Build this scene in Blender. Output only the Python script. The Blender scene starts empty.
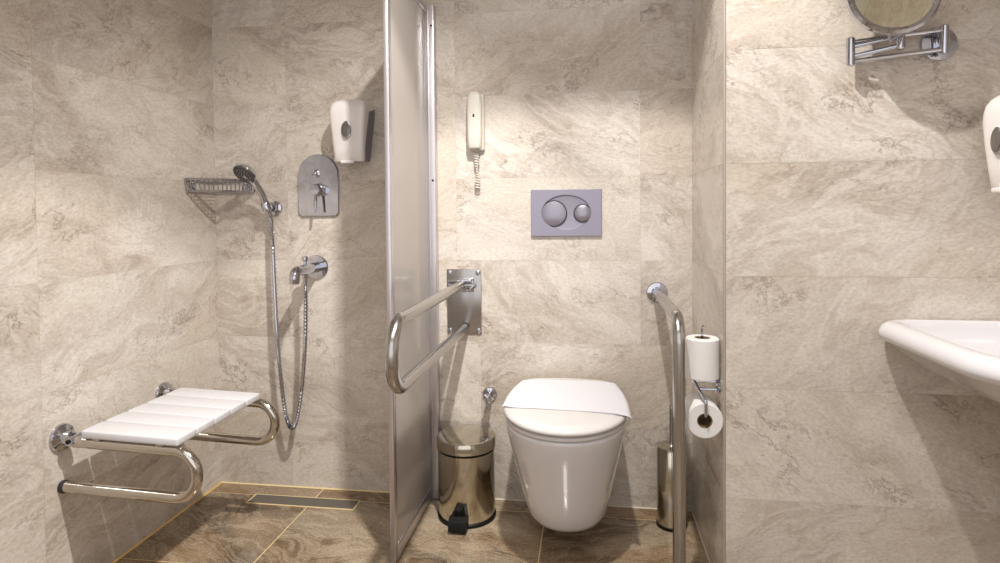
import bpy, bmesh, math, random
from mathutils import Vector, Matrix
random.seed(11)
S = bpy.context.scene
COL = S.collection
PI = math.pi

# ------------------------------------------------------------------ camera
F, PY, YAW, PIT, ROL = 601.994, 226.8014, -0.1461, 0.0261, -0.0093
CX, CY, CZ = 1.4466, -2.1756, 1.0661
cy_, sy_, cp_, sp_ = math.cos(YAW), math.sin(YAW), math.cos(PIT), math.sin(PIT)
fw = Vector((sy_*cp_, cy_*cp_, -sp_)); rt = Vector((cy_, -sy_, 0)); up = rt.cross(fw)
cr, sr = math.cos(ROL), math.sin(ROL)
r2 = cr*rt + sr*up; u2 = -sr*rt + cr*up
cam = bpy.data.cameras.new('camera'); co = bpy.data.objects.new('camera', cam); COL.objects.link(co)
cam.sensor_width = 36; cam.lens = F/1000*36; cam.shift_y = -(281.5-PY)/1000; cam.clip_start = .02
M = Matrix((r2, u2, -fw)).transposed().to_4x4(); M.translation = (CX, CY, CZ); co.matrix_world = M
S.camera = co

# ------------------------------------------------------------------ materials
def srgb(r, g, b):
    f = lambda c: (c/255/12.92) if c/255 <= .04045 else ((c/255+.055)/1.055)**2.4
    return (f(r), f(g), f(b), 1)
def newmat(name):
    m = bpy.data.materials.new(name); m.use_nodes = True
    nt = m.node_tree; return m, nt, nt.nodes['Principled BSDF']
def simple(name, col, rough=.4, metal=0, coat=0, spec=.5, grain=0, bump=0, bscale=80, aniso=None):
    m, nt, b = newmat(name); N = nt.nodes; L = nt.links
    b.inputs['Roughness'].default_value = rough; b.inputs['Metallic'].default_value = metal
    b.inputs['Coat Weight'].default_value = coat; b.inputs['Coat Roughness'].default_value = .06
    b.inputs['Specular IOR Level'].default_value = spec
    tc = N.new('ShaderNodeTexCoord'); n = N.new('ShaderNodeTexNoise'); n.inputs['Scale'].default_value = bscale
    mp = N.new('ShaderNodeMapping'); L.new(tc.outputs['Object'], mp.inputs[0]); L.new(mp.outputs[0], n.inputs['Vector'])
    if aniso: mp.inputs['Scale'].default_value = aniso
    mx = N.new('ShaderNodeMix'); mx.data_type = 'RGBA'
    g = max(grain, .015)
    mx.inputs['A'].default_value = tuple(c*(1-g) for c in col[:3])+(1,)
    mx.inputs['B'].default_value = tuple(min(1, c*(1+g)) for c in col[:3])+(1,)
    L.new(n.outputs['Fac'], mx.inputs['Factor']); L.new(mx.outputs['Result'], b.inputs['Base Color'])
    if bump:
        bp = N.new('ShaderNodeBump'); bp.inputs['Strength'].default_value = bump; bp.inputs['Distance'].default_value = .001
        L.new(n.outputs['Fac'], bp.inputs['Height']); L.new(bp.outputs[0], b.inputs['Normal'])
    return m

def marble(name, cols, vein, pale, rough, uvscale=1.0, vein_amt=.75, speck=.0, spec=.5, coat=0.0):
    m, nt, b = newmat(name); N = nt.nodes; L = nt.links
    b.inputs['Specular IOR Level'].default_value = spec
    b.inputs['Coat Weight'].default_value = coat; b.inputs['Coat Roughness'].default_value = .05
    uv = N.new('ShaderNodeUVMap'); uv.uv_map = 'UVMap'
    def mp(scale, rot=0, loc=(0,0,0), src=None):
        # stretch along the rotated axis
        a = N.new('ShaderNodeMapping'); a.vector_type = 'TEXTURE'
        a.inputs['Rotation'].default_value = (0, 0, rot); a.inputs['Scale'].default_value = scale; a.inputs['Location'].default_value = loc
        L.new((src or uv.outputs[0]), a.inputs[0]); return a.outputs[0]
    def noise(v, sc, det=6, rg=.55, dist=0.0):
        n = N.new('ShaderNodeTexNoise'); n.inputs['Scale'].default_value = sc; n.inputs['Detail'].default_value = det
        n.inputs['Roughness'].default_value = rg; n.inputs['Distortion'].default_value = dist
        L.new(v, n.inputs['Vector']); return n.outputs['Fac']
    def ramp(f, pts):
        r = N.new('ShaderNodeValToRGB'); e = r.color_ramp.elements
        while len(e) < len(pts): e.new(.5)
        for x, (p, c) in zip(e, pts): x.position = p; x.color = c
        L.new(f, r.inputs[0]); return r.outputs[0]
    def mix(f, A, B, blend='MIX'):
        x = N.new('ShaderNodeMix'); x.data_type = 'RGBA'; x.blend_type = blend
        for s, i in ((f, 'Factor'), (A, 'A'), (B, 'B')):
            if isinstance(s, (float, int)): x.inputs[i].default_value = s
            elif isinstance(s, tuple): x.inputs[i].default_value = s
            else: L.new(s, x.inputs[i])
        return x.outputs['Result']
    def math_(op, a, bb, c=None):
        x = N.new('ShaderNodeMath'); x.operation = op
        for s, i in ((a, 0), (bb, 1), (c, 2)):
            if s is None: continue
            if isinstance(s, (float, int)): x.inputs[i].default_value = s
            else: L.new(s, x.inputs[i])
        return x.outputs[0]
    G = lambda v: (v, v, v, 1)
    # warp the coordinates so that bands swirl like sheared stone
    wn = N.new('ShaderNodeTexNoise'); wn.inputs['Scale'].default_value = 3.2*uvscale; wn.inputs['Detail'].default_value = 3
    L.new(uv.outputs[0], wn.inputs['Vector'])
    wsub = N.new('ShaderNodeVectorMath'); wsub.operation = 'SUBTRACT'; wsub.inputs[1].default_value = (.5,.5,.5); L.new(wn.outputs['Color'], wsub.inputs[0])
    wsc = N.new('ShaderNodeVectorMath'); wsc.operation = 'SCALE'; wsc.inputs['Scale'].default_value = .22/uvscale; L.new(wsub.outputs[0], wsc.inputs[0])
    wadd = N.new('ShaderNodeVectorMath'); L.new(uv.outputs[0], wadd.inputs[0]); L.new(wsc.outputs[0], wadd.inputs[1])
    W_ = wadd.outputs[0]
    big = noise(mp((2.4,1,1), -.35, src=W_), 4.2*uvscale, 5, .5, .6)
    base = ramp(big, [(.26, cols[0]), (.42, cols[1]), (.55, cols[2]), (.70, cols[3])])
    k_ = .95 if speck else .78
    band = noise(mp((3.0,1,1), -.38, (2,9,0), src=W_), 5.5*uvscale, 9, .58, 1.1)
    base = mix(ramp(band, [(.30, G(.0)), (.40, G(.34*k_)), (.435, G(.03)), (.49, G(.0)), (.515, G(.30*k_)), (.535, G(.03)), (.60, G(.22*k_)), (.625, G(0)), (.72, G(.2))]), base, mix(1.0, base, srgb(198,184,170), 'MULTIPLY'))
    base = mix(ramp(band, [(.42, G(0)), (.455, G(.42*k_)), (.50, G(0)), (.545, G(.0)), (.565, G(.40*k_)), (.60, G(.06)), (.66, G(.3))]), base, pale)
    streak = noise(mp((2.4,1,1), -.32, (3,1,0), src=W_), 18*uvscale, 12, .76, .3)
    base = mix(ramp(streak, [(.36, G(.42)), (.50, G(0))]), base, mix(1.0, base, srgb(204,190,174), 'MULTIPLY'))
    base = mix(ramp(streak, [(.54, G(0)), (.68, G(.32))]), base, pale)
    # broad angular slabs of warmer stone
    vor = N.new('ShaderNodeTexVoronoi'); vor.inputs['Scale'].default_value = 3.6*uvscale; vor.feature = 'SMOOTH_F1'; vor.inputs['Smoothness'].default_value = .35
    L.new(mp((2.6,1,1), -.4, (7,2,0), src=W_), vor.inputs['Vector'])
    sep = N.new('ShaderNodeSeparateColor'); L.new(vor.outputs['Color'], sep.inputs[0])
    base = mix(ramp(sep.outputs[0], [(.50, G(0)), (.85, G(.38))]), base, cols[4])
    base = mix(ramp(sep.outputs[1], [(.55, G(0)), (.9, G(.4))]), base, pale)
    # thin crack-like veins
    vn = noise(mp((1.5,1,1), -.3, (1,5,0), src=W_), 6*uvscale, 14, .70, .0)
    va = math_('ABSOLUTE', math_('SUBTRACT', vn, .5), 0)
    vmask = ramp(noise(mp((1.6,1,1), -.2, (9,3,0)), 4.5*uvscale, 3), [(.47, G(0)), (.62, G(vein_amt))])
    vline = math_('MULTIPLY', ramp(va, [(0.0, G(1)), (.006, G(.55)), (.016, G(0))]), vmask)
    base = mix(vline, base, vein)
    cl = noise(mp((2.0,1,1), -.5, (5,11,0), src=W_), 7*uvscale, 10, .66, .3)
    base = mix(ramp(cl, [(.30, G(.4)), (.46, G(0))]), base, cols[0])
    vn2 = noise(mp((2.6,1,1), -.4, (4,8,0), src=W_), 10*uvscale, 10, .66, .0)
    va2 = math_('ABSOLUTE', math_('SUBTRACT', vn2, .47), 0)
    vm2 = ramp(noise(mp((1.5,1,1), 0, (2,7,0)), 3.0*uvscale, 2), [(.48, G(0)), (.65, G(.5))])
    base = mix(math_('MULTIPLY', ramp(va2, [(0.0, G(1)), (.016, G(0))]), vm2), base, pale)
    fine = noise(mp((1.8,1,1), -.1), 150*uvscale, 5, .75)
    base = mix(ramp(fine, [(.38, G(.34+speck)), (.56, G(0))]), base, mix(1.0, base, srgb(190,178,160), 'MULTIPLY'))
    if speck:
        base = mix(ramp(noise(uv.outputs[0], 260, 3, .7), [(.52, G(0)), (.66, G(speck))]), base, pale)
    L.new(base, b.inputs['Base Color'])
    rr = N.new('ShaderNodeMapRange'); rr.inputs['To Min'].default_value = rough*.8; rr.inputs['To Max'].default_value = rough*1.3
    L.new(streak, rr.inputs['Value']); L.new(rr.outputs[0], b.inputs['Roughness'])
    bp = N.new('ShaderNodeBump'); bp.inputs['Strength'].default_value = .06; bp.inputs['Distance'].default_value = .001
    L.new(streak, bp.inputs['Height']); L.new(bp.outputs[0], b.inputs['Normal'])
    return m

MT = {}
MT['tile'] = marble('beige_marble_tile', [srgb(178,167,157), srgb(203,193,183), srgb(213,205,196), srgb(222,215,207), srgb(203,190,171)],
                    srgb(128,110,96), srgb(232,226,217), .17)
MT['floor_tile'] = marble('brown_marble_tile', [srgb(78,63,48), srgb(106,88,68), srgb(138,116,90), srgb(168,146,118), srgb(154,118,78)],
                    srgb(62,49,38), srgb(206,192,170), .15, 1.25, .65, speck=.4)
MT['grout'] = simple('wall_grout', srgb(194,181,165), .6)
MT['floor_grout'] = simple('floor_grout', srgb(226,204,152), .7)
MT['caulk'] = simple('gold_caulk', srgb(212,176,104), .5, grain=.1)
MT['pale_caulk'] = simple('pale_caulk', srgb(212,200,180), .6)
MT['edge_trim'] = simple('edge_trim', srgb(178,168,156), .35, .3)
MT['paint'] = simple('white_paint', srgb(236,232,224), .7)
MT['chrome'] = simple('chrome', (.55,.56,.61,1), .05, 1)
MT['chrome_dark'] = simple('dark_chrome', (.45,.45,.46,1), .2, 1)
MT['face_grey'] = simple('spray_face_grey', srgb(88,84,82), .4, .3)
MT['steel'] = simple('brushed_steel', srgb(176,173,170), .24, 1, grain=.05, aniso=(1,1,.03), bscale=400)
MT['bar_steel'] = simple('satin_bar_steel', srgb(182,180,177), .22, 1)
MT['polished'] = simple('polished_steel', srgb(200,194,184), .1, 1)
MT['bin_steel'] = simple('bin_steel', srgb(196,190,175), .13, 1)
MT['ceramic'] = simple('white_ceramic', srgb(226,224,227), .12, coat=.5)
MT['lid'] = simple('white_seat_plastic', srgb(220,217,216), .2, coat=.3)
MT['paper'] = simple('white_paper', srgb(219,218,223), .75)
MT['tissue'] = simple('tissue_paper', srgb(230,228,226), .9, grain=.03, bump=.5, bscale=160)
MT['card'] = simple('cardboard', srgb(128,108,78), .9)
MT['plastic'] = simple('white_plastic', srgb(238,232,230), .3, coat=.2)
MT['slat'] = simple('white_slat', srgb(217,216,219), .4)
MT['lilac'] = simple('grey_violet_plastic', srgb(128,122,142), .4)
MT['satin'] = simple('satin_violet_grey', srgb(154,150,166), .4, .45)
MT['satin_btn'] = simple('satin_button', srgb(160,156,168), .3, .8)
MT['phone'] = simple('phone_plastic', srgb(205,200,190), .4)
MT['black'] = simple('black_plastic', srgb(18,17,17), .45, spec=.25)
MT['rubber'] = simple('dark_rubber', srgb(40,38,36), .7)
MT['dark_glass'] = simple('smoked_window', srgb(120,114,108), .15, .5)
MT['alu'] = simple('satin_aluminium', srgb(206,202,206), .3, .85)
MT['drain'] = simple('dull_steel_cover', srgb(112,106,98), .5, .35)
MT['mirror'] = simple('mirror_silver', (.88,.86,.72,1), .02, 1)

def screen_mat():
    m, nt, b = newmat('frosted_screen'); N = nt.nodes; L = nt.links; N.remove(b)
    out = N['Material Output']
    tr = N.new('ShaderNodeBsdfTranslucent'); tr.inputs[0].default_value = srgb(242,234,228)
    df = N.new('ShaderNodeBsdfDiffuse'); df.inputs[0].default_value = srgb(226,218,212)
    rf = N.new('ShaderNodeBsdfTransparent'); rf.inputs[0].default_value = srgb(225,218,212)
    gl = N.new('ShaderNodeBsdfGlossy'); gl.inputs['Roughness'].default_value = .12
    m1 = N.new('ShaderNodeMixShader'); m1.inputs[0].default_value = .72; L.new(tr.outputs[0], m1.inputs[1]); L.new(df.outputs[0], m1.inputs[2])
    m2 = N.new('ShaderNodeMixShader'); m2.inputs[0].default_value = .22; L.new(m1.outputs[0], m2.inputs[1]); L.new(rf.outputs[0], m2.inputs[2])
    fr = N.new('ShaderNodeFresnel'); fr.inputs[0].default_value = 1.45
    tc = N.new('ShaderNodeTexCoord'); nz = N.new('ShaderNodeTexNoise'); nz.inputs['Scale'].default_value = 6
    L.new(tc.outputs['Object'], nz.inputs['Vector'])
    mr = N.new('ShaderNodeMapRange'); mr.inputs['To Min'].default_value = .10; mr.inputs['To Max'].default_value = .15
    L.new(nz.outputs['Fac'], mr.inputs['Value']); L.new(mr.outputs[0], gl.inputs['Roughness'])
    m3 = N.new('ShaderNodeMixShader'); L.new(fr.outputs[0], m3.inputs[0]); L.new(m2.outputs[0], m3.inputs[1]); L.new(gl.outputs[0], m3.inputs[2])
    L.new(m3.outputs[0], out.inputs[0]); return m
MT['screen'] = screen_mat()

# ------------------------------------------------------------------ mesh helpers (world coordinates)
V = Vector
def box(bm, c, s, bev=0, seg=2, rot=None):
    b2 = bmesh.new(); bmesh.ops.create_cube(b2, size=1)
    for v in b2.verts: v.co = V((v.co.x*s[0], v.co.y*s[1], v.co.z*s[2]))
    if bev: bmesh.ops.bevel(b2, geom=b2.edges[:]+b2.verts[:], offset=bev, segments=seg, profile=.5, affect='EDGES')
    mt = Matrix.Translation(c) @ (rot.to_4x4() if rot else Matrix.Identity(4))
    b2.transform(mt); join(bm, b2)
def join(bm, b2):
    mp = {}
    for v in b2.verts: mp[v] = bm.verts.new(v.co)
    for f in b2.faces:
        try: nf = bm.faces.new([mp[v] for v in f.verts]); nf.material_index = f.material_index
        except ValueError: pass
    b2.free()
def loft(bm, rings, cap0=True, cap1=True, closed=True):
    R = [[bm.verts.new(p) for p in r] for r in rings]
    n = len(R[0])
    for a, b in zip(R, R[1:]):
        for i in range(n if closed else n-1):
            j = (i+1) % n
            try: bm.faces.new((a[i], a[j], b[j], b[i]))
            except ValueError: pass
    if cap0: bm.faces.new(R[0][::-1])
    if cap1: bm.faces.new(R[-1])
    return R
def smooth_path(pts, n=8):
    # Catmull-Rom through the points
    P = [V(p) for p in pts]; out = []
    for i in range(len(P)-1):
        p0 = P[max(i-1,0)]; p1 = P[i]; p2 = P[i+1]; p3 = P[min(i+2,len(P)-1)]
        for k in range(n):
            t = k/n
            out.append(.5*((2*p1)+(p2-p0)*t+(2*p0-5*p1+4*p2-p3)*t*t+(3*p1-p0-3*p2+p3)*t**3))
    out.append(P[-1]); return out
def fillet(pts, r, seg=8):
    # round the inner corners of a polyline
    P = [V(p) for p in pts]; out = [P[0]]
    rr = r if isinstance(r, (list, tuple)) else [r]*(len(P)-2)
    for i in range(1, len(P)-1):
        a = (P[i-1]-P[i]); b = (P[i+1]-P[i]); a.normalize(); b.normalize()
        ang = a.angle(b); d = rr[i-1]/math.tan(ang/2); s = P[i]+a*d; e = P[i]+b*d
        c = P[i]+(a+b).normalized()*(rr[i-1]/math.sin(ang/2))
        va = s-c; vb = e-c; tot = va.angle(vb); ax = va.cross(vb).normalized()
        for k in range(seg+1): out.append(c+Matrix.Rotation(tot*k/seg, 3, ax) @ va)
    out.append(P[-1]); return out
def tube(bm, path, r, n=16, caps=True):
    P = [V(p) for p in path]; rings = []
    t = (P[1]-P[0]).normalized(); nrm = t.orthogonal().normalized()
    for i, p in enumerate(P):
        t2 = ((P[min(i+1,len(P)-1)]-P[max(i-1,0)])).normalized()
        q = t.rotation_difference(t2); nrm = (q @ nrm); nrm = (nrm - t2*nrm.dot(t2)).normalized(); t = t2
        bn = t.cross(nrm); rad = r[i] if isinstance(r, (list, tuple)) else r
        rings.append([p+(nrm*math.cos(2*PI*k/n)+bn*math.sin(2*PI*k/n))*rad for k in range(n)])
    loft(bm, rings, caps, caps)
def lathe(bm, prof, origin, axis, n=32, cap0=True, cap1=True):
    # prof: (radius, distance along axis)
    ax = V(axis).normalized(); u = ax.orthogonal().normalized(); w = ax.cross(u); o = V(origin)
    rings = [[o+ax*h+(u*math.cos(2*PI*k/n)+w*math.sin(2*PI*k/n))*max(r,1e-4) for k in range(n)] for r, h in prof]
    loft(bm, rings, cap0, cap1)
def build(name, bm, mat, parent=None, loc=None, ang=35, smooth=True):
    bmesh.ops.recalc_face_normals(bm, faces=bm.faces[:])
    base = V(parent['_o']) if parent is not None else V(loc or (0,0,0))
    for v in bm.verts: v.co -= base
    me = bpy.data.meshes.new(name); bm.to_mesh(me); bm.free()
    mats = mat if isinstance(mat, (list, tuple)) else [mat]
    for x in mats: me.materials.append(MT[x])
    o = bpy.data.objects.new(name, me); COL.objects.link(o)
    o['_o'] = tuple(base)
    if parent is not None: o.parent = parent
    else: o.location = base
    if smooth:
        me.polygons.foreach_set('use_smooth', [True]*len(me.polygons)); me.set_sharp_from_angle(angle=math.radians(ang))
    return o
def thing(name, label, cat, loc, group=None):
    o = bpy.data.objects.new(name, None); COL.objects.link(o); o.location = loc; o['_o'] = tuple(loc)
    o.empty_display_size = .05
    o['label'] = label; o['category'] = cat
    if group: o['group'] = group
    return o
def tag(o, label, cat, group=None):
    o['label'] = label; o['category'] = cat
    if group: o['group'] = group
    return o
def B(): return bmesh.new()

# ------------------------------------------------------------------ the room
W, YF, ZC = 1.8043, -.4977, 2.47
XR, YB = 2.488, -2.75
ROWS = [0, .286, .586, .886, 1.186, 1.486, 1.786, 2.086, 2.386, ZC]
def tiled(name, o, ux, uz, joints, nrm, gap=.0009, depth=.0005, mats=('tile','grout'), rows=ROWS):
    # a wall or floor of separate tiles set in grout; joints: function row index -> list of positions along ux
    bm = B(); uvl = bm.loops.layers.uv.new('UVMap'); o = V(o); ux = V(ux); uz = V(uz); n = V(nrm)
    ulen = joints(0)[-1]
    u0 = joints(0)[0]
    q = [o+ux*a+uz*b-n*depth for a, b in ((u0,rows[0]),(ulen,rows[0]),(ulen,rows[-1]),(u0,rows[-1]))]
    f = bm.faces.new([bm.verts.new(p) for p in q]); f.material_index = 1
    for k in range(len(rows)-1):
        js = joints(k)
        for a, b in zip(js, js[1:]):
            g = gap/2
            a0 = a+(g if a > js[0]+1e-6 else 0); b0 = b-(g if b < js[-1]-1e-6 else 0)
            z0 = rows[k]+(g if k else 0); z1 = rows[k+1]-g
            ou, ov = random.uniform(0, 40), random.uniform(0, 40); fl = random.choice((-1, 1)); ra = random.uniform(-.35, .3); cr2, sr2 = math.cos(ra), math.sin(ra)
            c = [(a0,z0),(b0,z0),(b0,z1),(a0,z1)]
            top = [bm.verts.new(o+ux*x+uz*z) for x, z in c]
            bot = [bm.verts.new(o+ux*x+uz*z-n*depth) for x, z in c]
            fs = [bm.faces.new(top)]+[bm.faces.new((top[i], top[(i+1)%4], bot[(i+1)%4], bot[i])) for i in range(4)]
            lut = {}
            for t_, b_, (x, z) in zip(top, bot, c): lut[t_] = lut[b_] = ((x-(a+b)/2)*fl*cr2-(z-rows[k])*sr2+ou, (x-(a+b)/2)*fl*sr2+(z-rows[k])*cr2+ov)
            for f in fs:
                for l in f.loops: l[uvl].uv = lut[l.vert]
    ob = build(name, bm, list(mats), smooth=False); ob['kind'] = 'structure'; return ob
jl = lambda k: [0, .777, 1.44, 2.105, -YB]
tiled('wall_left', (0,0,0), (0,-1,0), (0,0,1), jl, (1,0,0))
jb = lambda k: [0, 1.05, W] if k == 1 else [0, .302, .965, 1.628, W]
tiled('wall_back', (0,0,0), (1,0,0), (0,0,1), jb, (0,-1,0))
tiled('wall_niche', (W,0,0), (0,-1,0), (0,0,1), lambda k: [0, -YF], (-1,0,0))
tiled('wall_front', (W,YF,0), (1,0,0), (0,0,1), lambda k: [0, XR-W], (0,-1,0))
tiled('wall_right', (XR,YF,0), (0,-1,0), (0,0,1), lambda k: [0, .665, 1.33, -YB+YF], (-1,0,0))
tiled('wall_rear', (0,YB,0), (1,0,0), (0,0,1), lambda k: [0, .66, 1.32, 1.98, XR], (0,1,0))
tiled('floor', (0,0,0), (1,0,0), (0,-1,0), lambda k: [0, .43, .86, 1.29, 1.72, 2.15, XR], (0,0,1), gap=.0042, depth=.001,
      mats=('floor_tile','floor_grout'), rows=[0, .08, .525, .97, 1.415, 1.86, 2.305, -YB])
bm = B(); box(bm, (XR/2, YB/2, ZC+.025), (XR+.1, -YB+.1, .05)); o = build('ceiling', bm, 'paint', smooth=False); o['kind'] = 'structure'
# caulk beads along the floor, corner profile
def bead(name, a, b, w, mat, d1, d2):
    bm = B(); a = V(a); b = V(b); d1 = V(d1); d2 = V(d2)
    pr = lambda p: [p-d1*.001-d2*.0005, p+d1*w-d2*.0005, p+d1*w*.6+d2*w*.25, p+d1*w*.25+d2*w*.6, p-d1*.001+d2*w]
    loft(bm, [pr(a), pr(b)]); o = build(name, bm, mat); o['kind'] = 'structure'; return o
bead('trim_1', (0,0,0), (0,YB,0), .0055, 'caulk', (1,0,0), (0,0,1))
bead('trim_5', (0,0,0), (.858,0,0), .0045, 'floor_grout', (0,-1,0), (0,0,1))
bead('trim_2', (.858,0,0), (W,0,0), .0042, 'pale_caulk', (0,-1,0), (0,0,1))
bead('trim_3', (W,0,0), (W,YF,0), .0042, 'pale_caulk', (-1,0,0), (0,0,1))
bm = B(); tube(bm, [(W+.002,YF+.002,.001), (W+.002,YF+.002,ZC-.001)], .0042, 12); o = build('trim_4', bm, 'edge_trim'); o['kind'] = 'structure'

# ------------------------------------------------------------------ linear floor drain
t = thing('floor_drain', 'long narrow dull steel linear drain set in the shower floor', 'drain', (.4,-.112,0))
bm = B(); box(bm, (.4,-.112,.0008), (.405,.062,.0036), .0008, 1); build('drain_cover', bm, 'drain', t)
bm = B()
for s in (-1,1):
    box(bm, (.4,-.112+s*.0335,.0005), (.417,.005,.003), .0006, 1)
    box(bm, (.4+s*.206,-.112,.0005), (.005,.062,.003), .0006, 1)
build('drain_frame', bm, 'floor_grout', t)

# ------------------------------------------------------------------ fold-down shower seat
t = thing('shower_bench', 'white slatted fold-down shower seat on bent steel rails on left wall', 'shower seat', (0,-.53,.44))
YN, YR, ZT, ZL, RT = -.722, -.318, .4445, .316, .0155
def tilt(bm):
    m = Matrix.Translation((0,0,ZT)) @ Matrix.Rotation(.034,4,'Y') @ Matrix.Translation((0,0,-ZT))
    for v in bm.verts: v.co = m @ v.co
    return bm
for yy in (YN, YR):
    rb = (ZT-ZL)/2
    path = fillet([(.045,yy,ZT), (.412,yy,ZT), (.412,yy,ZL), (.015,yy,ZL)], rb-.0005, 12)
    bm = B(); tube(bm, path, RT, 18); rl = build('rail', tilt(bm), 'polished', t)
    bm = B(); lathe(bm, [(.0168,0),(.0175,.003),(.0175,.011),(.016,.014)], (.001,yy,ZL-.001), (1,0,0), 20); build('rubber_end', bm, 'rubber', rl)
    bm = B(); lathe(bm, [(.038,0),(.0385,.004),(.036,.009),(.026,.013),(.02,.016),(.0185,.034),(.013,.038)], (0,yy,ZT+.008), (1,0,0), 32)
    fl = build('wall_flange', bm, 'chrome', t)
    bm = B(); tube(bm, [(.042,yy-.02,ZT+.004), (.042,yy+.02,ZT+.004)], .0125, 16); box(bm, (.058,yy,ZT+.001), (.034,.022,.02), .003)
    build('hinge', bm, 'chrome', fl)
    bm = B(); lathe(bm, [(.006,0),(.006,.004),(.003,.004)], (.042,yy-.0195,ZT+.004), (0,-1,0), 12); build('hinge_pin', bm, 'black', fl)
ys = [-.742, -.660, -.578, -.496, -.414, -.330]
for a, b in zip(ys, ys[1:]):
    bm = B(); box(bm, (.222,(a+b)/2,.473), (.288,b-a-.0045,.022), .005, 3); build('slat', tilt(bm), 'slat', t)
for xx in (.14, .33):
    bm = B(); box(bm, (xx,-.52,.4605), (.03,.37,.007), .002); build('batten', tilt(bm), 'slat', t)
    for yy in (YN, YR):
        bm = B(); box(bm, (xx-.02,yy,.4595), (.022,.028,.005), .001); build('clip', tilt(bm), 'chrome_dark', t)

# ------------------------------------------------------------------ wire soap basket in the corner
t = thing('soap_basket', 'chrome wire soap basket in the shower corner', 'basket', (.06,-.07,1.15))
def bk(z, k=1.0, bul=.03):
    a = V((.006,-.186*k,z)); b = V((.176*k,-.006,z)); out = []
    for i in range(17):
        s = i/16; p = a.lerp(b, s); out.append(p+V((.6,-.75,0)).normalized()*bul*math.sin(PI*s))
    return out
for z, nm, r in ((1.192,'top_rim',.0052), (1.150,'bottom_rim',.0036)):
    f = bk(z, 1 if z > 1.17 else .96)
    bm = B(); tube(bm, f+[V((.008,-.008,z))]+[f[0]], r, 8); build(nm, bm, 'chrome', t)
bm = B(); tp, bt = bk(1.192), bk(1.150, .96)
for i in range(17): tube(bm, [tp[i], bt[i]], .0022, 6)
build('side_wires', bm, 'chrome_dark', t)
bm = B()
for i in range(1,16):
    tube(bm, [bt[i], V((bt[i].x, -.008, 1.150)) if bt[i].x > .01 else V((.008,bt[i].y,1.150))], .0015, 6)
build('base_wires', bm, 'chrome', t)
bm = B(); box(bm, (.002,-.14,1.176), (.004,.03,.04), .001); build('wall_plate', bm, 'chrome', t)
bm = B(); box(bm, (.13,-.002,1.176), (.03,.004,.04), .001); build('wall_plate', bm, 'chrome', t)

# ------------------------------------------------------------------ hand shower, hose, holder
HX, HZ = .246, 1.086
t = thing('shower_holder', 'round chrome wall bracket holding the hand shower', 'shower holder', (HX,0,HZ))
bm = B(); lathe(bm, [(.027,0),(.0275,.003),(.0255,.010),(.017,.013),(.014,.03)], (HX+.007,0,HZ), (0,-1,0), 28); build('rosette', bm, 'chrome', t)
hd = V((-.19,-.28,.94)).normalized()
hp = V((HX-.004,-.05,HZ+.006))
bm = B(); lathe(bm, [(.0165,-.016),(.0185,-.014),(.0185,.012),(.0165,.016)], hp, hd, 24); build('clip', bm, 'chrome', t)
t = thing('hand_shower', 'chrome hand shower with long flexible metal hose looping to the spout', 'hand shower', tuple(hp))
neck = [hp-hd*.03, hp, hp+hd*.045, V((HX-.024,-.078,1.166)), V((HX-.036,-.098,1.196)), V((HX-.05,-.115,1.213))]
path = smooth_path(neck, 7); n = len(path)
bm = B(); tube(bm, path, [.0118+.0035*(i/(n-1)) for i in range(n)], 16); build('handle', bm, 'chrome', t)
hn = V((-.2,-.68,-.70)).normalized(); hc = V((.198,-.118,1.212))
bm = B(); lathe(bm, [(.013,-.028),(.027,-.022),(.040,-.010),(.045,.001),(.044,.006)], hc, hn, 32); hdp = build('head', bm, 'chrome', t)
bm = B(); lathe(bm, [(.0425,.006),(.0415,.0085),(.02,.010)], hc, hn, 32); sf = build('spray_face', bm, 'face_grey', hdp)
bm = B(); u = hn.orthogonal().normalized(); w = hn.cross(u)
for rr, c in ((.009,5),(.018,10),(.028,16)):
    for k in range(c):
        a = 2*PI*k/c; lathe(bm, [(.0018,.008),(.0014,.0125)], hc+(u*math.cos(a)+w*math.sin(a))*rr, hn, 6)
build('nozzles', bm, 'alu', sf)
p0 = hp-hd*.03
bm = B(); lathe(bm, [(.010,.002),(.0105,-.004),(.0095,-.028),(.007,-.032)], p0, hd, 20); build('hose_nut', bm, 'chrome', t)
hpts = [p0-hd*.025, (.262,-.046,.95), (.268,-.05,.80), (.276,-.055,.64), (.289,-.06,.48), (.308,-.065,.33), (.323,-.068,.275), (.337,-.07,.258),
        (.357,-.073,.282), (.383,-.078,.40), (.402,-.083,.56), (.411,-.088,.70), (.4145,-.094,.812)]
path = smooth_path(hpts, 20); n = len(path)
bm = B(); tube(bm, path, [.0092 if i % 2 else .0068 for i in range(n)], 10); build('hose', bm, 'chrome', t)

# ------------------------------------------------------------------ concealed shower valve
t = thing('shower_valve', 'arched chrome shower mixer plate with round knob on the back wall', 'shower valve', (.43,0,1.17))
def arch(x0, x1, z0, z1, y, inset=0, n=20):
    r = (x1-x0)/2-inset; cx = (x0+x1)/2; zc = z1-(x1-x0)/2; c = .012
    pts = [V((x0+inset+c,y,z0+inset)), V((x1-inset-c,y,z0+inset)), V((x1-inset,y,z0+inset+c))]
    pts += [V((cx+r*math.cos(PI*k/n), y, zc+r*math.sin(PI*k/n))) for k in range(n+1)]
    pts += [V((x0+inset,y,z0+inset+c))]; return pts
bm = B(); loft(bm, [arch(.348,.512,1.052,1.288,0), arch(.348,.512,1.052,1.288,-.007), arch(.348,.512,1.052,1.288,-.010,.003)])
build('plate', bm, 'chrome', t, ang=25)
bm = B(); lathe(bm, [(.026,.009),(.026,.014),(.0215,.017),(.021,.05),(.018,.055),(.006,.056)], (.437,0,1.152), (0,-1,0), 30); kn = build('knob', bm, 'chrome', t)
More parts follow.
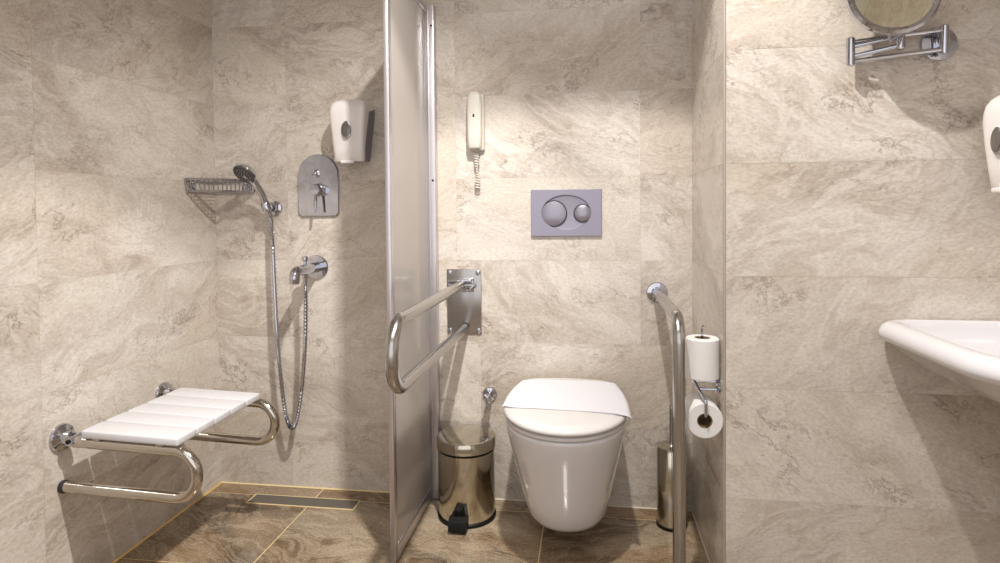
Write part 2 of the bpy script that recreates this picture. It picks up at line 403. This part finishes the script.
bm = B(); tube(bm, fillet([(.437,-.040,1.140), (.437,-.046,1.11), (.437,-.052,1.068)], .03, 4), [.006]*6+[.0045], 12); build('lever', bm, 'chrome', kn)
bm = B(); lathe(bm, [(.016,.009),(.015,.013),(.008,.016),(.007,.024),(.004,.026)], (.425,0,1.215), (0,-1,0), 20); build('diverter_button', bm, 'chrome', t)

# ------------------------------------------------------------------ tub spout / hose outlet
FX, FZ = .416, .858
t = thing('wall_spout', 'chrome wall spout with round flange below the arched mixer plate', 'spout', (FX,0,FZ))
bm = B(); lathe(bm, [(.046,0),(.0465,.003),(.044,.007),(.02,.008)], (FX,0,FZ), (0,-1,0), 40); build('flange', bm, 'chrome', t, ang=25)
path = fillet([(FX,-.006,FZ), (FX,-.178,FZ), (FX,-.178,FZ-.042)], .024, 8)
bm = B(); tube(bm, path, [.0205]+[.0190]*(len(path)-2)+[.0165], 20); build('body', bm, 'chrome', t)
bm = B(); lathe(bm, [(.0145,0),(.0145,.006),(.012,.0065)], (FX,-.178,FZ-.038), (0,0,-1), 20); build('aerator', bm, 'chrome_dark', t)
bm = B(); lathe(bm, [(.006,.014),(.006,.030),(.011,.032),(.0125,.040),(.010,.048),(.003,.050)], (FX,-.096,FZ), (0,0,1), 20); build('diverter_knob', bm, 'chrome', t)
bm = B(); lathe(bm, [(.011,.013),(.011,.032),(.009,.038),(.0085,.05)], (FX,-.096,FZ), (0,0,-1), 18); build('hose_outlet', bm, 'chrome', t)

# ------------------------------------------------------------------ soap dispensers
def dispenser(cx, y0, z0, label, rnd=False):
    # cx centre, y0 wall plane, z0 bottom
    t = thing('soap_dispenser', label, 'soap dispenser', (cx,y0,z0))
    w, h, d = .132, .225, .112
    def ring(s, hw, dep, top):
        # horizontal section: back corners square, front softly rounded
        z = z0+s
        pts = []
        n = 16
        for k in range(n+1):
            a = PI*k/n
            ca, sa = math.cos(a), math.sin(a)
            x = math.copysign(abs(ca)**.32, ca)*hw if abs(ca) > 1e-6 else 0
            y = (sa**.55 if sa > 0 else 0)*dep*.22
            pts.append(V((cx+x, y0-dep*.78-y, z)))
        return pts
    prof = [(0,.050,.094),(.004,.0525,.098),(.05,.0555,.104),(.11,.060,.110),(.16,.0645,.112),(.182,.0655,.110),(.20,.0635,.106),(.213,.058,.098),(.222,.049,.086),(.227,.036,.07)]
    if rnd: prof = [(0,.024,.082),(.004,.028,.090),(.05,.035,.104),(.095,.042,.110),(.135,.0475,.112),(.16,.0485,.109),(.18,.0455,.10),(.195,.038,.086),(.205,.028,.066),(.210,.016,.045)]
    if not rnd: prof = [(a, b*1.05, c) for a, b, c in prof]
    bm = B(); rings = []
    for s, hw, dep in prof:
        r = ring(s, hw, dep, 0)
        yb = y0-.034-.026*(1-min(1,s/.2))
        bw = hw*.55 if rnd else hw
        r = [V((cx+bw, yb-.03 if s < .19 and not rnd else y0-.001, z0+s))]+r+[V((cx-bw, yb-.03 if s < .19 and not rnd else y0-.001, z0+s))]
        rings.append(r)
    loft(bm, rings)
    cov = build('cover', bm, 'plastic', t, ang=40)
    bm = B(); rb = []
    for s, hw, dep in prof[:-1]:
        hw2 = (hw-.001)*(.88+.12*min(1,s/.19)); s2 = max(.006, min(s, .205)) 
        rb.append([V((cx-hw2,y0,z0+s2)), V((cx+hw2,y0,z0+s2)), V((cx+hw2,y0-dep*.72,z0+s2)), V((cx-hw2,y0-dep*.72,z0+s2))])
    rb = [rb[0]]+[r for a, r in zip(rb, rb[1:]) if r[0].z > a[0].z+1e-5]
    if rnd: bm.free()
    else: loft(bm, rb); build('tank', bm, 'lilac', t)
    # oval level window
    bm = B(); wc = V((cx, y0-.1135-(.0012 if rnd else 0), z0+(.118 if rnd else .112))); n = 28; ks = 1.15 if rnd else 1.0
    rg = lambda k, y: [wc+V((.0185*ks*k*math.cos(2*PI*i/n), y, .0315*ks*k*math.sin(2*PI*i/n))) for i in range(n)]
    loft(bm, [rg(1,.006), rg(1,-.001), rg(.93,-.002)]); wd = build('window_rim', bm, 'chrome_dark', t)
    bm = B(); loft(bm, [rg(.86,0), rg(.84,-.004), rg(.6,-.0055), rg(.2,-.006)]); build('window_lens', bm, 'dark_glass', wd)
    bm = B(); box(bm, (cx,y0-.103,z0-.001), (.05,.016,.012), .004); build('push_tab', bm, 'plastic', t)
    return t
dispenser(.589, 0, 1.25, 'white soap dispenser with violet-grey side, above the chrome mixer plate')
t = dispenser(2.3, YF, 1.105, 'white soap dispenser on the right wall above the washbasin')
t.location = (XR, -.638, 1.105); t.rotation_euler = (0,0,-PI/2)

# ------------------------------------------------------------------ frosted shower screen
SX, ZS, YP = .858, 1.815, -.442
t = thing('shower_screen', 'tall frosted glass shower screen with aluminium frame between shower and toilet', 'shower screen', (SX,-.22,0))
bm = B(); box(bm, (SX+.017,-.018,ZS/2+.002), (.040,.036,ZS), .003); wp = build('wall_profile', bm, 'alu', t)
bm = B(); box(bm, (SX+.015,-.037,ZS/2), (.006,.006,ZS-.02), .001); build('profile_rib', bm, 'alu', wp)
for zz in (ZS-.075, 1.18):
    bm = B(); lathe(bm, [(.004,0),(.004,.002),(.001,.002)], (SX+.028,-.0355,zz), (0,-1,0), 12); build('screw', bm, 'black', wp)
bm = B(); box(bm, (SX,YP,ZS/2+.002), (.016,.030,ZS), .003); build('front_post', bm, 'alu', t)
bm = B(); box(bm, (SX,(YP-.018)/2,ZS-.012), (.018,-YP-.040,.026), .003); build('top_rail', bm, 'alu', t)
bm = B(); box(bm, (SX,(YP-.018)/2,.028), (.018,-YP-.040,.048), .003); build('bottom_rail', bm, 'alu', t)
bm = B(); box(bm, (SX+.002,(YP-.018)/2,ZS/2+.01), (.006,-YP-.046,ZS-.06)); build('glass_pane', bm, 'screen', t, smooth=False)

# ------------------------------------------------------------------ wall telephone
PX = 1.042
t = thing('telephone', 'slim cream wall telephone handset with short coiled cord', 'telephone', (PX,0,1.39))
bm = B(); box(bm, (PX+.004,-.010,1.388), (.058,.020,.205), .007, 3); build('cradle', bm, 'phone', t)
bm = B(); rings = []
for s, hw, dp in [(0,.016,.012),(.004,.0225,.020),(.02,.0255,.025),(.06,.0265,.024),(.1,.0265,.023),(.15,.027,.024),(.185,.0255,.025),(.199,.020,.019),(.206,.011,.010)]:
    z = 1.291+s; r = []
    for k in range(20):
        a = 2*PI*k/20; c, s_ = math.cos(a), math.sin(a)
        r.append(V((PX+hw*math.copysign(abs(c)**.6,c), -.030-dp*.75*math.copysign(abs(s_)**.6,s_), z)))
    rings.append(r)
loft(bm, rings); hs = build('handset', bm, 'phone', t)
bm = B(); box(bm, (PX-.001,-.0475,1.409), (.006,.003,.011), .001); build('indicator', bm, 'black', hs)
bm = B(); pts = []; zt, zb = 1.292, 1.150
for i in range(181):
    s = i/180; a = s*2*PI*15; r = .008 if s < .45 else (.0025 if s < .72 else .008)
    pts.append(V((PX+.003+.004*s+r*math.cos(a), -.016+r*math.sin(a)*.8, zt+(zb-zt)*s)))
tube(bm, pts, .0026, 6); build('coiled_cord', bm, 'phone', t)

# ------------------------------------------------------------------ flush plate
FPX, FPZ = 1.3675, 1.0575
t = thing('flush_plate', 'violet-grey rectangular flush plate with two round buttons above the toilet', 'flush plate', (FPX,0,FPZ))
bm = B(); n = 48
def oval(k, y): return [V((FPX+.089*k*math.cos(2*PI*i/n), y, FPZ+.001+.064*k*math.sin(2*PI*i/n))) for i in range(n)]
def rect(hx, hz, y):
    out = []
    for i in range(n):
        a = 2*PI*i/n; c, s = math.cos(a), math.sin(a); k = 1/max(abs(c)/hx, abs(s)/hz)
        out.append(V((FPX+c*k, y, FPZ+s*k)))
    cs = [math.atan2(hz*sy, hx*sx) % (2*PI) for sx in (1,-1) for sy in (1,-1)]
    for c in cs:
        i = round(c/(2*PI)*n) % n; out[i] = V((FPX+math.copysign(hx, math.cos(c)), y, FPZ+math.copysign(hz, math.sin(c))))
    return out
loft(bm, [rect(.1255,.083,0), rect(.1265,.084,-.007), rect(.1245,.082,-.0115), oval(1.0,-.0115), oval(.95,-.0075), oval(.85,-.006)])
build('plate', bm, 'satin', t, ang=20)
for x, r, nm in ((1.3235,.0452,'large_button'), (1.4265,.0305,'small_button')):
    bm = B(); lathe(bm, [(r,.003),(r,.0095),(r*.96,.0115),(r*.6,.0150),(r*.2,.0162)], (x,0,FPZ-.002), (0,-1,0), 40); b_ = build(nm, bm, 'satin_btn', t)
    bm = B(); lathe(bm, [(r+.0022,.004),(r+.0022,.0098),(r-.001,.0098)], (x,0,FPZ-.002), (0,-1,0), 40, True, False); build('button_gap', bm, 'black', b_)

# ------------------------------------------------------------------ folding grab bar on the left of the toilet
GX, GZT, GZB, GY = .993, .806, .641, -.838
t = thing('folding_grab_bar', 'fold-up steel grab bar on square wall plate left of toilet', 'grab bar', (GX,0,.735))
bm = B(); box(bm, (.991,-.003,.7335), (.130,.006,.239), .0028, 2); build('wall_plate', bm, 'steel', t)
for sx in (-1,1):
    for sz in (-1,1):
        bm = B(); lathe(bm, [(.0095,0),(.009,.003),(.005,.0055),(.001,.006)], (.991+sx*.053,-.006,.7335+sz*.106), (0,-1,0), 16); build('screw', bm, 'chrome', t)
bm = B(); box(bm, (.985,-.034,GZT+.010), (.084,.058,.009), .002); box(bm, (.985,-.012,GZT-.010), (.088,.014,.052), .003)
tube(bm, [(.944,-.040,GZT-.008), (1.026,-.040,GZT-.008)], .0145, 16); tube(bm, [(1.026,-.040,GZT-.008), (1.040,-.040,GZT-.008)], .0095, 12)
build('hinge', bm, 'chrome', t)
path = fillet([(GX,-.045,GZT-.004), (GX,GY,GZT), (GX,GY,GZB), (GX,-.012,GZB-.004)], .075, 14)
bm = B(); tube(bm, path, .0165, 22); build('bar', bm, 'bar_steel', t)
bm = B(); lathe(bm, [(.012,0),(.013,.003),(.013,.012)], (GX,-.006,GZB-.004), (0,-1,0), 16); build('rest_buffer', bm, 'rubber', t)

# ------------------------------------------------------------------ floor-to-wall grab bar on the right
RX, RZ, RY = 1.684, .774, -.525
t = thing('grab_rail', 'angled steel grab rail from wall flange down to floor right of toilet', 'grab rail', (RX,-.2,0))
bm = B(); lathe(bm, [(.0365,0),(.037,.004),(.034,.008),(.020,.010),(.018,.02)], (RX,0,RZ), (0,-1,0), 36); build('wall_flange', bm, 'chrome', t)
path = fillet([(RX,-.008,RZ), (RX,-.05,RZ), (RX,RY,RZ), (RX,RY,.002)], [.05,.065], 12)
bm = B(); tube(bm, path, .0172, 24); build('rail', bm, 'bar_steel', t)
bm = B(); lathe(bm, [(.038,0),(.038,.006),(.02,.012)], (RX,RY,0), (0,0,1), 30); build('floor_flange', bm, 'chrome', t)

# ------------------------------------------------------------------ wall-hung toilet
TX = 1.372
def dsec(w, yf, z, yb=0.0, wb=None, ys=None, n=28, pw=1.0, rb=.0):
    # D-shaped plan: back edge at yb, straight-ish sides, half-ellipse front to yf
    wb = wb if wb is not None else w; ys = ys if ys is not None else yf*.55
    pts = []
    for k in range(n+1):
        a = PI*k/n
        pts.append(V((TX+w*math.cos(a)*1.0, ys+(yf-ys)*abs(math.sin(a))**.92, z)))
    m = 6
    left = []
    for k in range(1, m+1):
        s = k/m; x = w+(wb-w)*s*s; left.append(V((TX-x, ys+(yb-rb-ys)*s, z)))
    if rb:
        for k in range(1,5):
            a = PI/2*k/4; left.append(V((TX-wb+rb*(1-math.cos(a)), yb-rb+rb*math.sin(a), z)))
    right = [V((2*TX-p.x, p.y, z)) for p in left[::-1]]
    return pts+left+right
bm = B()
secs = [(.080,-.315,.080,.07,-.19),(.108,-.348,.084,.095,-.20),(.122,-.372,.094,.106,-.21),(.130,-.392,.115,.113,-.22),(.138,-.415,.155,.118,-.235),(.149,-.445,.215,.125,-.25),(.162,-.475,.285,.132,-.27),
        (.174,-.508,.350,.141,-.288),(.182,-.531,.398,.150,-.298),(.1845,-.539,.418,.155,-.30),(.1845,-.540,.425,.156,-.30),(.181,-.536,.430,.153,-.30)]
loft(bm, [dsec(w, yf, z, 0, wb, ys) for w, yf, z, wb, ys in secs])
t = thing('toilet', 'white wall-hung toilet with closed lid below the flush plate', 'toilet', (TX,0,.09))
build('bowl', bm, 'ceramic', t, ang=60)
bm = B(); loft(bm, [dsec(w, yf, z, -.045, wb, -.30, rb=.03) for w, yf, z, wb in [(w_, y_-.012, z_, b_) for w_, y_, z_, b_ in [(.165,-.505,.429,.140),(.166,-.506,.4345,.141),(.187,-.532,.4355,.154),(.188,-.533,.438,.154),(.188,-.533,.4425,.154),(.185,-.530,.4445,.150)]]])
build('seat', bm, 'lid', t, ang=50)
bm = B(); loft(bm, [dsec(w, yf, z, -.040, wb, -.30, rb=.03) for w, yf, z, wb in [(w_, y_-.013, z_, b_) for w_, y_, z_, b_ in [(.165,-.505,.4435,.140),(.166,-.506,.4505,.141),(.189,-.535,.4515,.154),(.191,-.537,.4535,.156),(.191,-.537,.460,.156),(.187,-.532,.4655,.152),(.16,-.49,.4685,.13),(.08,-.40,.470,.06)]]])
lid = build('lid', bm, 'lid', t, ang=50)
for s in (-1,1):
    bm = B(); box(bm, (TX+s*.150,-.044,.445), (.034,.040,.022), .004); build('hinge_cap', bm, 'ceramic', t)
# paper band over the lid
bm = B(); rows_ = []
for yv in [-.07, -.10, -.14, -.18, -.22, -.26, -.29, -.32, -.35, -.375, -.385]:
    r = []
    hw = .191 if yv < -.30 else .191-.035*((yv+.30)/.26)**2
    for k in range(61):
        q = -1+2*k/60; f = abs(q)*(1.022 if q > 0 else 1.0)
        zz = .4712 if f < .42 else (.4712-.0016*(f-.42)/.42 if f < .84 else (.4696-.0035*(f-.84)/.14 if f < .98 else .4661-(f-.98)*.14))
        if yv < -.37: zz += .0006+.004*max(0,abs(q)-.82)/.18
        yy = yv-(.012*(q+.3) if yv < -.3 else .012*(q+.3)*max(0,(-yv-.1)/.2))-.02*max(0,abs(q)-.8)/.2*(1 if q > 0 else -.6)*(1 if yv < -.3 else 0)
        r.append(V((TX+math.copysign(f,q)*hw, yy, zz)))
    rows_.append(r)
loft(bm, [r+[p-V((0,0,.0007)) for p in r[::-1]] for r in rows_])
o = build('paper_band', bm, 'paper', None, (TX,-.22,.471), ang=60)
tag(o, 'white sanitary paper band wrapped over the closed toilet lid', 'paper band')

# ------------------------------------------------------------------ pedal bin
BX, BY, BR = 1.018, -.122, .1005
t = thing('pedal_bin', 'small round stainless steel pedal bin beside the toilet', 'bin', (BX,BY,0))
bm = B(); lathe(bm, [(BR-.006,.004),(BR-.001,.012),(BR-.001,.238),(BR-.004,.240)], (BX,BY,0), (0,0,1), 56); build('body', bm, 'bin_steel', t)
bm = B(); lathe(bm, [(BR-.002,0),(BR+.002,.001),(BR+.002,.010),(BR-.002,.013)], (BX,BY,0), (0,0,1), 56); build('base_ring', bm, 'black', t)
bm = B(); lathe(bm, [(BR-.006,.239),(BR-.001,.240),(BR-.001,.246),(BR-.006,.247)], (BX,BY,0), (0,0,1), 56); build('gasket', bm, 'black', t)
bm = B(); lathe(bm, [(BR-.001,.245),(BR+.003,.247),(BR+.003,.279),(BR,.2835),(BR*.9,.286),(BR*.6,.289),(BR*.3,.2905),(.001,.291)], (BX,BY,0), (0,0,1), 56); build('lid', bm, 'bin_steel', t)
bm = B(); pr = [(-.0,.046),(-.025,.052),(-.040,.046),(-.047,.034),(-.047,.012),(-.038,.008),(0,.008)]
for hw in (.030,):
    y0 = BY-BR+.004
    loft(bm, [[V((BX-.005+s*hw, y0+a, b)) for a, b in pr] for s in (-1,-.93,.93,1)])
pd = build('pedal', bm, 'black', t)
bm = B(); tube(bm, [(BX-.005,BY-BR+.003,.05), (BX-.005,BY-BR-.006,.074)], [.020,.012], 14); build('pedal_guard', bm, 'black', pd)

# ------------------------------------------------------------------ toilet brush
QX, QY, QR = 1.719, -.105, .0485
t = thing('toilet_brush', 'cylindrical stainless steel toilet brush holder behind the grab rail', 'toilet brush', (QX,QY,0))
bm = B(); lathe(bm, [(QR-.002,.010),(QR,.012),(QR,.262),(QR-.002,.265)], (QX,QY,0), (0,0,1), 40); build('holder', bm, 'bin_steel', t)
bm = B(); lathe(bm, [(QR-.003,0),(QR+.002,.001),(QR+.002,.011),(QR-.002,.013)], (QX,QY,0), (0,0,1), 40); build('base_ring', bm, 'black', t)
bm = B(); lathe(bm, [(QR-.003,.263),(QR-.001,.265),(QR-.002,.270),(.012,.272),(.008,.276)], (QX,QY,0), (0,0,1), 40); build('lid', bm, 'bin_steel', t)
bm = B(); lathe(bm, [(.0062,.272),(.0066,.39),(.0066,.404),(.005,.407)], (QX,QY,0), (0,0,1), 16); build('handle', bm, 'steel', t)

# ------------------------------------------------------------------ angle valve on the wall
t = thing('angle_valve', 'small chrome angle valve on the wall behind the pedal bin', 'valve', (1.083,0,.392))
bm = B(); lathe(bm, [(.027,0),(.0272,.003),(.024,.008),(.012,.010),(.0105,.03)], (1.083,0,.392), (0,-1,0), 32); build('rosette', bm, 'chrome', t)
bm = B(); lathe(bm, [(.011,.026),(.012,.03),(.012,.05),(.010,.054)], (1.083,0,.392), (0,-1,0), 18)
tube(bm, [(1.083,-.042,.392), (1.083,-.042,.352)], .007, 12); build('valve_body', bm, 'chrome', t)
bm = B(); box(bm, (1.083,-.060,.394), (.014,.012,.036), .004, 2, Matrix.Rotation(-.7,3,'Y')); build('handle', bm, 'chrome', t)

# ------------------------------------------------------------------ toilet roll holder and rolls
HY, HZ2 = -.450, .588
t = thing('toilet_roll_holder', 'chrome double toilet roll holder on the niche side wall', 'toilet roll holder', (W,HY,HZ2))
bm = B(); lathe(bm, [(.018,0),(.0185,.003),(.016,.008),(.009,.012)], (W,HY,HZ2-.006), (-1,0,0), 24); tube(bm, [(W-.006,HY,HZ2-.03), (W-.006,HY,HZ2-.002)], .006, 10); build('rosette', bm, 'chrome', t)
bm = B()
tube(bm, fillet([(W-.004,HY,HZ2), (1.757,HY,HZ2), (1.757,HY,HZ2+.150), (1.757,HY-.012,HZ2+.156)], [.006,.005], 5), .0035, 10)
tube(bm, [(W-.004,HY-.004,HZ2-.020), (1.748,HY-.004,HZ2-.020)], .0035, 10); tube(bm, [(1.762,HY,HZ2), (1.728,HY,HZ2)], .0032, 10)
build('upright_spindle', bm, 'chrome', t)
bm = B(); ZR = .508
tube(bm, fillet([(1.735,HY,HZ2+.001), (1.745,HY-.02,HZ2-.02), (1.755,-.515,HZ2-.035), (1.755,-.515,ZR+.002), (1.755,-.40,ZR+.002)], [.01,.01,.008], 5), .0045, 12)
build('hanging_arm', bm, 'chrome', t)
def roll(c, ax, r, h, hole, label):
    c = V(c); a = V(ax)
    t = thing('toilet_roll', label, 'toilet roll', tuple(c), 'toilet rolls on the holder')
    bm = B(); pr = [(hole,-h/2),(r-.003,-h/2),(r,-h/2+.003),(r*1.004,-h*.2),(r,0),(r*1.004,h*.25),(r,h/2-.003),(r-.003,h/2),(hole,h/2)]
    lathe(bm, pr, c, a, 40, False, False); lathe(bm, [(hole,-h/2),(hole,h/2)], c, a, 40, False, False)
    bmesh.ops.remove_doubles(bm, verts=bm.verts[:], dist=1e-5); build('tissue', bm, 'tissue', t)
    bm = B(); lathe(bm, [(hole-.0005,-h/2+.001),(hole-.0005,h/2-.001),(hole-.0022,h/2-.001),(hole-.0022,-h/2+.001),(hole-.0005,-h/2+.001)], c, a, 32, False, False); build('cardboard_core', bm, 'card', t)
    return t
roll((1.7575,HY,HZ2+.0045+.062), (0,0,1), .0445, .112, .0215, 'upright spare toilet roll standing on the holder spindle')
rl = roll((1.7545,-.452,ZR-.0138), (0,1,0), .0490, .100, .0205, 'hanging toilet roll with its hollow core facing forward, below the upright roll')

# ------------------------------------------------------------------ extending shaving mirror
t = thing('shaving_mirror', 'round chrome extending magnifying mirror on the wall above the washbasin', 'mirror', (2.327,YF,1.48))
bm = B(); lathe(bm, [(.043,0),(.0435,.004),(.041,.009),(.022,.011)], (2.322,YF,1.477), (0,-1,0), 40); build('wall_plate', bm, 'chrome', t, ang=25)
bm = B(); box(bm, (2.319,YF-.020,1.478), (.014,.03,.028), .003); build('bracket', bm, 'chrome', t)
PR = V((2.319,-.532,1.480)); PL = V((2.103,-.534,1.459)); PMid = V((2.207,-.558,1.476))
for p, h in ((PR,.036), (PL,.036), (PMid,.022)):
    bm = B(); lathe(bm, [(.007,-h),(.0100,-h+.003),(.0100,h-.003),(.007,h)], p, (0,0,1), 18); build('hinge_pin', bm, 'chrome', t)
bm = B()
for dz in (.024,-.024): tube(bm, [PR+V((0,0,dz)), PL+V((0,0,dz))], .0060, 12)
build('long_arm', bm, 'chrome', t)
bm = B()
for dz in (.012,-.012): tube(bm, [PL+V((0,0,dz)), PMid+V((0,0,dz))], .0056, 12)
build('short_arm', bm, 'chrome', t)
mc = V((2.173,-.592,1.5755)); mn = V((-.30,-.95,.06)).normalized()
mn = V((-.05,-.96,.20)).normalized()
R = .102
bm = B(); lathe(bm, [(.02,.018),(R*.6,.016),(R*.92,.011),(R,.004),(R,-.006),(R-.006,-.012),(R-.013,-.010),(R-.016,-.006)], mc, mn*-1, 64, True, False); 
hd_ = build('mirror_frame', bm, 'chrome', t)
bm = B(); lathe(bm, [(.001,-.008),(R*.5,-.0078),(R-.0145,-.0065)], mc, mn*-1, 64); build('mirror_glass', bm, 'mirror', hd_, ang=60)
bm = B(); tube(bm, [PMid+V((0,0,.018)), mc-V((0,-.012,R+.002)), mc-V((0,-.014,R-.03))], .005, 12); build('mirror_stem', bm, 'chrome', t)

# ------------------------------------------------------------------ washbasin
t = thing('washbasin', 'white ceramic wall-hung washbasin at the right edge of the room', 'washbasin', (XR,-.76,.70))
X0, X1, Y0, Y1 = 2.168, XR, YF-.003, -1.06
def rsec(ins, z, back=None, rad=.06, n=10, front_drop=0):
    x0, x1, y1 = X0+ins, X1-(back if back is not None else 0)*.8, Y1+ins; y0 = Y0-(back if back is not None else ins*.5)
    pts = []
    rr = max(.015, rad)
    rf = min(.20, (x1-x0)*.8, x1-x0-.021); rq = .02
    for cx_, cy2, a0, r in ((x1-rq,y0-rq,0,rq), (x0+rr,y0-rr,90,rr), (x0+rf,y1+rf,180,rf), (x1-rq,y1+rq,270,rq)):
        for k in range(n+1):
            a = math.radians(a0+90*k/n); pts.append(V((cx_+r*math.cos(a), cy2+r*math.sin(a), z)))
    return pts
outer = [(.15,.645,.0),(.13,.652,0),(.10,.670,0),(.07,.691,0),(.04,.713,0),(.018,.729,0),(.005,.738,0),(0,.748,0),(.002,.760,.001),(.008,.771,.003),(.018,.778,.006),(.030,.780,.010),
         (.042,.778,.014),(.054,.772,.018),(.062,.760,.022),(.070,.740,.03),(.085,.722,.05),(.11,.704,.075),(.13,.694,.10),(.15,.688,.12)]
bm = B(); loft(bm, [rsec(i, z, b, .05 if i < .1 else .03) for i, z, b in outer]); build('basin', bm, 'ceramic', t, ang=70)
bm = B(); lathe(bm, [(.024,0),(.024,.003),(.018,.005),(.004,.004)], (2.345,-.78,.6875), (0,0,1), 28); build('drain_plug', bm, 'chrome', t)
bm = B(); tube(bm, fillet([(2.345,-.78,.648), (2.345,-.78,.48), (XR-.002,-.78,.48)], .05, 8), .018, 18); lathe(bm, [(.032,0),(.03,.01),(.02,.014)], (XR,-.78,.48), (-1,0,0), 28); build('waste_pipe', bm, 'chrome', t)

# ------------------------------------------------------------------ light
def spot(name, loc, watts, col, size, blend, rad, target=None):
    l = bpy.data.lights.new(name, 'SPOT'); l.energy = watts; l.color = col; l.spot_size = math.radians(size); l.spot_blend = blend; l.shadow_soft_size = rad
    o = bpy.data.objects.new(name, l); COL.objects.link(o); o.location = loc
    if target: o.rotation_euler = (V(target)-V(loc)).to_track_quat('-Z','Y').to_euler()
    return o
def area(name, loc, watts, col, sx, sy, rot):
    l = bpy.data.lights.new(name, 'AREA'); l.energy = watts; l.color = col; l.shape = 'RECTANGLE'; l.size = sx; l.size_y = sy
    o = bpy.data.objects.new(name, l); COL.objects.link(o); o.location = loc; o.rotation_euler = rot; return o
WARM = (1,.965,.92); NEU = (1,.98,.955)
spot('downlight_and_fill', (1.41,-1.15,ZC-.01), 142, WARM, 101, .16, .022)  # the downlight proper
spot('downlight_and_fill', (1.38,-1.17,ZC-.01), 128, WARM, 66, .85, .022, (.30,-.12,.45))  # added spot beside the downlight, aimed to lift the shower side
area('ceiling_fill', (1.2,-2.0,ZC-.02), 9.5, NEU, 1.3, .8, (0,0,0))  # added soft overhead fill, stands in for bounce rather than a fitting
area('rear_cool_fill', (1.25,YB+.03,1.25), 14.5, (.86,.91,1), 2.2, 1.7, (PI/2,0,0))  # added cool fill behind the camera; the rear wall has no doorway
wd = bpy.data.worlds.new('world'); S.world = wd; wd.use_nodes = True
wd.node_tree.nodes['Background'].inputs[0].default_value = (.8,.8,.8,1); wd.node_tree.nodes['Background'].inputs[1].default_value = .1

S.view_settings.view_transform = 'Standard'; S.view_settings.look = 'None'; S.view_settings.gamma = 1
S.view_settings.use_curve_mapping = False; S.view_settings.exposure = -.11
for o in bpy.data.objects:
    if '_o' in o.keys(): del o['_o']
